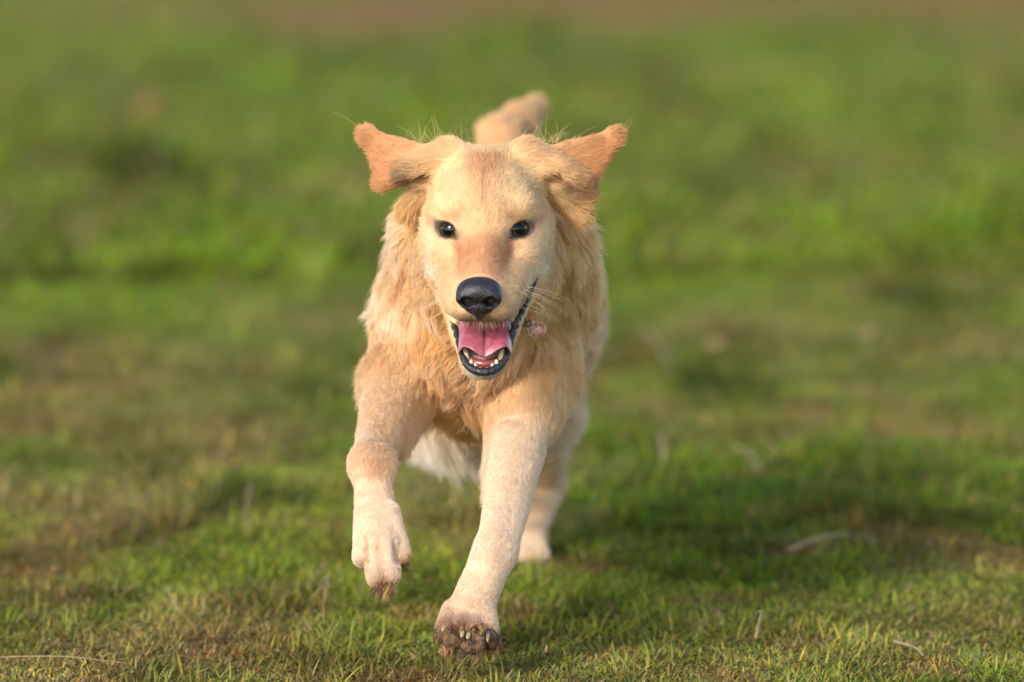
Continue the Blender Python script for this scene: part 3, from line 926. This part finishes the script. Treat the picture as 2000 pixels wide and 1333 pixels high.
lip_px = [(1050, 541, -.004), (1042, 562, .006), (1030, 590, .020), (1018, 612, .032), (1006, 636, .046), (998, 662, .056), (991, 690, .064), (980, 711, .073), (964, 723, .080), (945, 727, .083), (926, 723, .081), (911, 711, .075), (902, 690, .066), (895, 664, .054), (888, 642, .036), (880, 622, .018), (874, 600, .0)]
lip_r = [.0008, .0014, .0020, .0027, .0034, .0033, .0033, .0037, .0041, .0043, .0041, .0037, .0033, .0030, .0026, .0022, .001]
def lip_knob(t):
    k_ = np.where(t < 4.6, 1 + .22 * np.sin(t * 11.5) + .12 * np.sin(t * 5.1), 1 + .06 * np.sin(t * 11))
    return np.where(t > 12.8, 1 + .25 * np.sin(t * 9), k_)
lip = tube('lower_lip', [hp(*q) for q in lip_px], lip_r, LIP_M, dog, 12, lip_knob)
gum = tube('gum', [hp(903, 682, .056), hp(912, 700, .064), (hp(928, 708, .071)), hp(945, 711, .074), hp(962, 708, .071), hp(978, 699, .064), hp(987, 680, .056)], [.003, .0042, .0045, .0045, .0045, .0042, .003], GUM_M, dog, 10)

# tongue: a sheet that comes over the lower teeth, hollow along the middle and drooping at its edges
def tongue_sheet(ns=41, nt=26):
    top, bot = [], []
    for i in range(nt):
        t = i / (nt - 1)
        for j in range(ns):
            s = -1 + 2 * j / (ns - 1)
            a = abs(s)
            yb = np.interp(a, [0, .18, .4, .62, .80, .90, 1.0], [699, 695, 685, 678, 677, 684, 694])
            y = 604 + (yb - 604) * t
            half = 53.5 - 4 * (1 - t)
            lean_ = 2.0 * math.sin(t * 2.2)
            x = 945.5 + half * math.copysign(a ** .96, s) + lean_
            f = .028 + .058 * t ** .85 - .011 * a ** 2.2 - .0065 * math.exp(-(s / .06) ** 2) * (1 - .9 * t ** 2)
            if t > .85:
                f -= .004 * (t - .85) / .15 * (1 - a)
            f += .0012 * math.sin(7 * s + 3 * t) * t
            p = hp(x, y, f)
            top.append(p)
            bot.append(p - HF * .0036 * (1 - .5 * a) - HU * .0022)
    v = np.array(top + bot)
    ids = np.arange(ns * nt).reshape(nt, ns)
    q1 = np.stack([ids[:-1, :-1], ids[1:, :-1], ids[1:, 1:], ids[:-1, 1:]], -1).reshape(-1, 4)
    q2 = q1[:, ::-1] + ns * nt
    loop = np.concatenate([ids[0], ids[1:, -1], ids[-1, -2::-1], ids[-2:0:-1, 0]])
    nx = np.roll(loop, -1)
    q3 = np.stack([loop, nx, nx + ns * nt, loop + ns * nt], -1)
    return v, [q1, q2, q3]
tv, tf = tongue_sheet()
tongue = mesh_np('tongue', tv, tf, TONGUE_M, dog)
md = tongue.modifiers.new('smooth', 'SUBSURF'); md.levels = md.render_levels = 1
lining = sphere('mouth_lining', hp(944, 648, .018), (.030, .026, .034), MOUTH_M, dog, HAX)

def tooth_mesh(name, base, tip, r, parent, flat=.7):
    ax = nrm(tip - base); L = np.linalg.norm(tip - base)
    sx = nrm(HX - ax * (HX @ ax)); sy = nrm(np.cross(ax, sx))
    prof = [(0, .8), (.25, 1.0), (.55, .95), (.8, .7), (.95, .35), (1.0, .05)]
    seg = 12
    v = []
    for (h_, w_) in prof:
        for j in range(seg):
            ph = 2 * math.pi * j / seg
            v.append(base + ax * L * h_ + r * w_ * (sx * math.cos(ph) + sy * math.sin(ph) * flat))
    n = len(prof)
    ids = np.arange(n * seg).reshape(n, seg)
    q = np.stack([ids[:-1], np.roll(ids[:-1], -1, 1), np.roll(ids[1:], -1, 1), ids[1:]], -1).reshape(-1, 4)
    return mesh_np(name, np.array(v), [q, ids[-1][None], ids[0][::-1][None]], TOOTH_M, parent)

for (x, y) in ((920, 708), (929, 713), (939.5, 715.5), (950.5, 715.5), (961, 713), (970, 708)):
    tooth_mesh('tooth', hp(x, y + 4, .0765), hp(945 + (x - 945) * .97, y - 6, .0745), .0022, dog, .6)
tooth_mesh('tooth', hp(913, 704, .070), hp(906, 678, .066), .0029, dog, .8)
tooth_mesh('tooth', hp(976, 703, .070), hp(983, 678, .066), .0029, dog, .8)

# whiskers, lashes and the loose hairs at the ear tips
def strand(p, d, L, droop, K=9):
    t = np.linspace(0, 1, K)[:, None]
    return p + L * (nrm(d) * t + np.asarray(droop) * t ** 2)
wp, wr = [], []
for s in (-1, 1):
    for i in range(10):
        base = hd(s * (.030 + .006 * rng.random()), .035 + .05 * rng.random(), -.040 - .018 * rng.random())
        d = HX * s * (1.0) + HF * (-.35 + .3 * rng.random()) + HU * (-.05 - .5 * rng.random())
        wp.append(strand(base, d, .03 + .03 * rng.random(), -HU * (.25 + .2 * rng.random()) - HF * .15))
        wr.append(.00022)
    for i in range(7):
        base = hd(s * .012 * rng.random(), .062 + .008 * rng.random(), -.124)
        wp.append(strand(base, -HU + HX * s * rng.random() * .6 + HF * .3, .008 + .012 * rng.random(), HX * .1)); wr.append(.00016)
for i in range(150):
    x_ = rng.normal() * .017
    base = hd(x_, .094 - 9 * x_ * x_ + rng.normal() * .003, -.0625 - rng.random() * .002)
    wp.append(strand(base, -HU + HX * (x_ * 14 + rng.normal() * .2) + HF * (.25 + rng.normal() * .2), .004 + .007 * rng.random(), -HF * .2)); wr.append(.00010)
wp = np.array(wp); wr = np.array(wr)
whisk = hair_np('whiskers', wp, wr[:, None] * np.linspace(1, .35, wp.shape[1])[None], np.where((rng.random((len(wp), 1)) < .6) | (wr[:, None] > .00012), lin(226, 200, 166)[None], lin(84, 58, 44)[None]), FUR, dog)
tag(whisk, kind='stuff')
lp = []
for (cpx, s) in (((874, 449), -1), ((1016, 448), 1)):
    for i in range(26):
        a_ = rng.random() * 2 - 1
        b0 = hp(cpx[0] + a_ * 17 + 0, cpx[1] - 14 + 7 * a_ * a_ - s * a_ * 5, .006)
        lp.append(strand(b0, HU * .6 + HF * .5 + HX * (s * .7 + .3 * a_), .005 + .003 * rng.random(), HU * .1, 6))
lp = np.array(lp)
lash = hair_np('eyelashes', lp, np.repeat(np.linspace(.00016, .00005, 6)[None], len(lp), 0), np.repeat(np.array([[.02, .012, .01]]), len(lp), 0), FUR, dog)
tag(lash, kind='stuff')
wl = []
for (ex, ey, sgn, nn) in ((708, 252, -.25, 5), (1212, 252, .3, 6), (838, 268, -.2, 22), (1072, 268, .2, 22), (870, 270, .1, 10), (1040, 274, -.1, 10)):
    for i in range(nn):
        b0 = at(ex + rng.normal() * (5 if ex in (708, 1212) else 24), ey + 8 + rng.random() * 6, .085)
        wl.append(strand(b0, np.array([sgn + rng.normal() * .45, .3, 1.0]), .012 + .022 * rng.random() ** 2, np.array([sgn * .4 + rng.normal() * .25, 0, -.1]), 7))
wl = np.array(wl)
flyaway = hair_np('flyaway_hair', wl, np.repeat(np.linspace(.00012, .00004, 7)[None], len(wl), 0), np.clip(CREAM[None] * (.8 + .3 * rng.random((len(wl), 1))), 0, .95), FUR, dog)
tag(flyaway, kind='stuff')

# ------------------------------------------------------------------ paws: pads, claws, muddy hair
PAD_M = plain('paw_pad_skin', (.040, .030, .024), .85, .2, bump=(420, 1.0, .0022, 5), var=((.20, .110, .052), 140))
CLAW_M = plain('claw_horn', (.30, .21, .12), .4, .5, var=((.28, .19, .11), 300))
for (x, y, d, rx_, rz_) in ((886, 1252, -.044, .0115, .0100), (924, 1262, -.045, .0135, .0092), (957, 1250, -.034, .0085, .0130), (862, 1238, -.031, .0078, .0090)):
    pad_c = at(x, y, d)
    sphere('paw_pad', pad_c, (rx_, .0075, rz_), PAD_M, dog, np.stack([RGT, -FWD * .8 - UPC * .6, UPC * .8 - FWD * .6]), 20, 12)
def claw(base, tip, r):
    o_ = tooth_mesh('claw', base, tip, r, dog, .7)
    o_.data.materials.clear(); o_.data.materials.append(CLAW_M)
claw(at(869, 1222, -.042), at(864, 1234, -.049), .0024)
claw(at(904, 1233, -.052), at(901, 1246, -.058), .0025)
claw(at(917, 1236, -.052), at(912, 1249, -.058), .0025)
claw(at(954, 1232, -.040), at(952, 1254, -.047), .0022)
claw(at(877, 1176, .0), at(867, 1190, -.002), .0026)
mp, mc = [], []
def muddy(px, py, dy, sx, sy, n, L0, L1, dirn, wild):
    """wet hair drawn together into points, n strands in tufts of about fourteen"""
    for _ in range(max(n // 9, 1)):
        b0 = at(px + np.clip(rng.normal(), -1.3, 1.3) * sx, py + np.clip(rng.normal(), -1.2, 1.2) * sy, dy + np.clip(rng.normal(), -1, 1) * .003)
        d = nrm(np.asarray(dirn) + rng.normal(size=3) * wild)
        L_ = L0 + (L1 - L0) * rng.random() ** 1.5
        dr = rng.normal(size=3) * .22
        q = rng.random()
        c0 = lin(92, 60, 34) * (.35 + .9 * rng.random()) if q < .5 else (lin(154, 104, 62) * (.6 + .5 * rng.random()) if q < .88 else lin(184, 140, 84))
        for _k in range(14):
            of = rng.normal(size=3) * .0022
            m_ = strand(b0 + of, d, L_ * (.75 + .3 * rng.random()), dr, 7)
            t_ = np.linspace(0, 1, 7)[:, None] ** 1.3
            mp.append(m_ - of * t_ * (.45 + .4 * rng.random()) + rng.normal(size=3) * .0006 * t_)
            mc.append(c0 * (.8 + .4 * rng.random()))
muddy(750, 1134, -.010, 9, 5, 260, .009, .024, (0, 0, -1), .28)
muddy(788, 1097, .002, 4, 6, 40, .006, .014, (.5, 0, -.8), .5)
muddy(708, 1095, .004, 4, 6, 30, .005, .012, (-.3, 0, -1), .4)
muddy(905, 1258, -.042, 28, 8, 330, .006, .018, (0, -.2, -1), .55)
muddy(858, 1236, -.030, 6, 9, 60, .005, .015, (-.7, -.1, -.6), .5)
muddy(962, 1250, -.030, 5, 10, 70, .006, .016, (.4, -.1, -1), .5)
muddy(905, 1228, -.046, 26, 8, 330, .005, .012, (0, -.6, -.7), .45)
mp, mc = np.array(mp), np.clip(np.array(mc), .01, .9)
mud = hair_np('muddy_hair', mp, np.repeat(np.linspace(.00034, .00012, 7)[None], len(mp), 0) * (.5 + .9 * rng.random((len(mp), 1))), mc, FUR, dog)
tag(mud, kind='stuff')

# ------------------------------------------------------------------ collar and its tag
collar = bpy.data.objects.new('dog_collar', None)
col.objects.link(collar)
cc = at(945, 575, .19)
collar.location = cc
tag(collar, 'worn dog collar half buried in the neck fur with a round copper tag', 'collar')
bpy.context.view_layer.update()
def under(o, parent, base):
    o.parent = parent
    o.matrix_parent_inverse.translation = -Vector(base)
    return o
STRAP_M = plain('collar_leather', (.045, .028, .018), .55, .4, bump=(300, .4, .001))
COPPER_M = plain('copper', (.80, .44, .30), .30, .5, metal=.15, bump=(260, .6, .0016, 2), var=((.30, .14, .085), 190))
BRASS_M = plain('dark_brass', (.20, .12, .06), .4, .5, metal=.5)
n = 64
vs = []
cn_ = nrm(np.array([0, .80, -.60])); c1 = RGT; c2 = nrm(np.cross(cn_, c1))
for j in range(n):
    ph = 2 * math.pi * j / n
    d = c1 * math.cos(ph) * .058 + c2 * math.sin(ph) * .062
    for (w_, r_) in ((-.009, 1.0), (.009, 1.0), (.009, 1.035), (-.009, 1.035)):
        vs.append(cc + d * r_ + cn_ * w_)
ids = np.arange(n * 4).reshape(n, 4)
q = np.stack([ids, np.roll(ids, -1, 1), np.roll(np.roll(ids, -1, 0), -1, 1), np.roll(ids, -1, 0)], -1).reshape(-1, 4)
under(mesh_np('strap', np.array(vs), [q], STRAP_M), collar, cc)
def ring(name, c, R, r, nx_, ny_, mat, n1=28, n2=8):
    nz_ = np.cross(nx_, ny_)
    v = []
    for i in range(n1):
        a_ = 2 * math.pi * i / n1
        e = nx_ * math.cos(a_) + ny_ * math.sin(a_)
        for j in range(n2):
            b_ = 2 * math.pi * j / n2
            v.append(c + e * (R + r * math.cos(b_)) + nz_ * r * math.sin(b_))
    ids = np.arange(n1 * n2).reshape(n1, n2)
    q = np.stack([ids, np.roll(ids, -1, 0), np.roll(np.roll(ids, -1, 0), -1, 1), np.roll(ids, -1, 1)], -1).reshape(-1, 4)
    return mesh_np(name, np.array(v), [q], mat)
TY = .025
under(ring('ring', at(1030, 632, TY + .004), .0044, .0011, RGT, nrm(UPC + FWD), BRASS_M), collar, cc)
under(ring('ring', at(1022, 628, TY + .008), .0048, .0012, nrm(RGT + FWD), UPC, BRASS_M), collar, cc)
tc_ = at(1047, 645, TY)
tn_ = nrm(-FWD - RGT * .12 + UPC * .45); tx_ = nrm(np.cross(UPC, tn_)); ty_ = nrm(np.cross(tn_, tx_))
v, prof = [], [(0, .0006), (.60, .0006), (.80, .0006), (.86, .0016), (.96, .0016), (1.0, .0006), (1.0, -.0006), (0, -.0006)]
seg = 40
for (r_, h_) in prof:
    for j in range(seg):
        a_ = 2 * math.pi * j / seg
        v.append(tc_ + (tx_ * math.cos(a_) + ty_ * math.sin(a_)) * max(r_, .001) * .0100 + tn_ * h_)
ids = np.arange(len(prof) * seg).reshape(len(prof), seg)
q = np.stack([ids[:-1], ids[1:], np.roll(ids[1:], -1, 1), np.roll(ids[:-1], -1, 1)], -1).reshape(-1, 4)
under(mesh_np('name_disc', np.array(v), [q], COPPER_M), collar, cc)
# ------------------------------------------------------------------ loose stalks and fallen leaves on the turf
STALK_M = plain('dry_stalk', (.34, .25, .13), .8, .2, var=((.22, .15, .08), 60))
LEAF_M = plain('dry_leaf', (.33, .13, .05), .7, .3, var=((.22, .09, .035), 90))
def stalk(x0, y0, x1, y1, r, label, rise=.012, mat=STALK_M):
    a_, b_ = on_ground(x0, y0), on_ground(x1, y1)
    n_ = 7
    t = np.linspace(0, 1, n_)
    pth = a_[None] * (1 - t[:, None]) + b_[None] * t[:, None]
    pth[:, 0] += .004 * np.sin(t * 5 + x0); pth[:, 2] = ground_height(pth[:, 0], pth[:, 1]) + .012 + rise * np.sin(t * 3.0 + .1)
    rr = .75 * r * (1 - .55 * t) * (1 + .15 * np.sin(t * 21))
    o_ = tube('straw_stalk', pth, rr, mat, None, 6)
    return tag(o_, label, 'straw', 'dry stalks lying on the turf')
stalk(1545, 1091, 1690, 1068, .0042, 'long pale straw stalk lying in the shadow of the dog')
stalk(1752, 1268, 1808, 1298, .0028, 'short tan stalk near the lower right corner', .001)
stalk(322, 1165, 352, 1215, .0022, 'bent dry stalk in dark grass at lower left')
stalk(628, 1170, 640, 1235, .0020, 'thin pale stalk standing just left of the hanging paw', .03)
stalk(484, 1000, 490, 1060, .0024, 'upright pale stalk left of the bent foreleg', .045)
stalk(1255, 655, 1310, 720, .0042, 'slanting straw blade on the turf right of the copper tag')
stalk(1430, 905, 1478, 950, .0034, 'slanting brownish stalk at the top of the shadow')
stalk(1290, 930, 1306, 890, .0030, 'pale stalk tilted up at the left of the shadow', .03)
stalk(0, 1290, 260, 1306, .0010, 'thin reddish straw lying flat at the lower left edge', .004)
stalk(1482, 1265, 1476, 1230, .0022, 'small upright straw stub at the bottom right of the paw', .02)
def fallen_leaf(px, py, size, label, mat, tilt):
    c = on_ground(px, py)
    c[2] = float(ground_height(np.array([c[0]]), np.array([c[1]]))[0]) + .03
    n1, n2 = 11, 7
    v = []
    ax = nrm(np.array([math.cos(tilt), .3, math.sin(tilt)])); sd = nrm(np.cross(ax, np.array([0, 1.0, .3]))); nn_ = np.cross(ax, sd)
    for i in range(n1):
        t = -1 + 2 * i / (n1 - 1)
        w_ = .5 * (1 - t * t) ** .7
        for j in range(n2):
            s = -1 + 2 * j / (n2 - 1)
            v.append(c + size * (ax * t + sd * s * w_ + nn_ * (.25 * s * s * w_ + .15 * t * t)))
    ids = np.arange(n1 * n2).reshape(n1, n2)
    q = np.stack([ids[:-1, :-1], ids[1:, :-1], ids[1:, 1:], ids[:-1, 1:]], -1).reshape(-1, 4)
    o_ = mesh_np('fallen_leaf', np.array(v), [q], mat)
    md = o_.modifiers.new('thickness', 'SOLIDIFY'); md.thickness = .001
    return tag(o_, label, 'leaf', 'dead leaves lying on the turf')
fallen_leaf(280, 235, .034, 'orange brown dead leaf far out on the green turf at upper left', LEAF_M, 1.0)
fallen_leaf(1396, 692, .016, 'pale yellowish leaf on the turf to the right of the dog', STALK_M, .4)
fallen_leaf(1690, 672, .014, 'small pale leaf far right of the copper tag', STALK_M, .2)
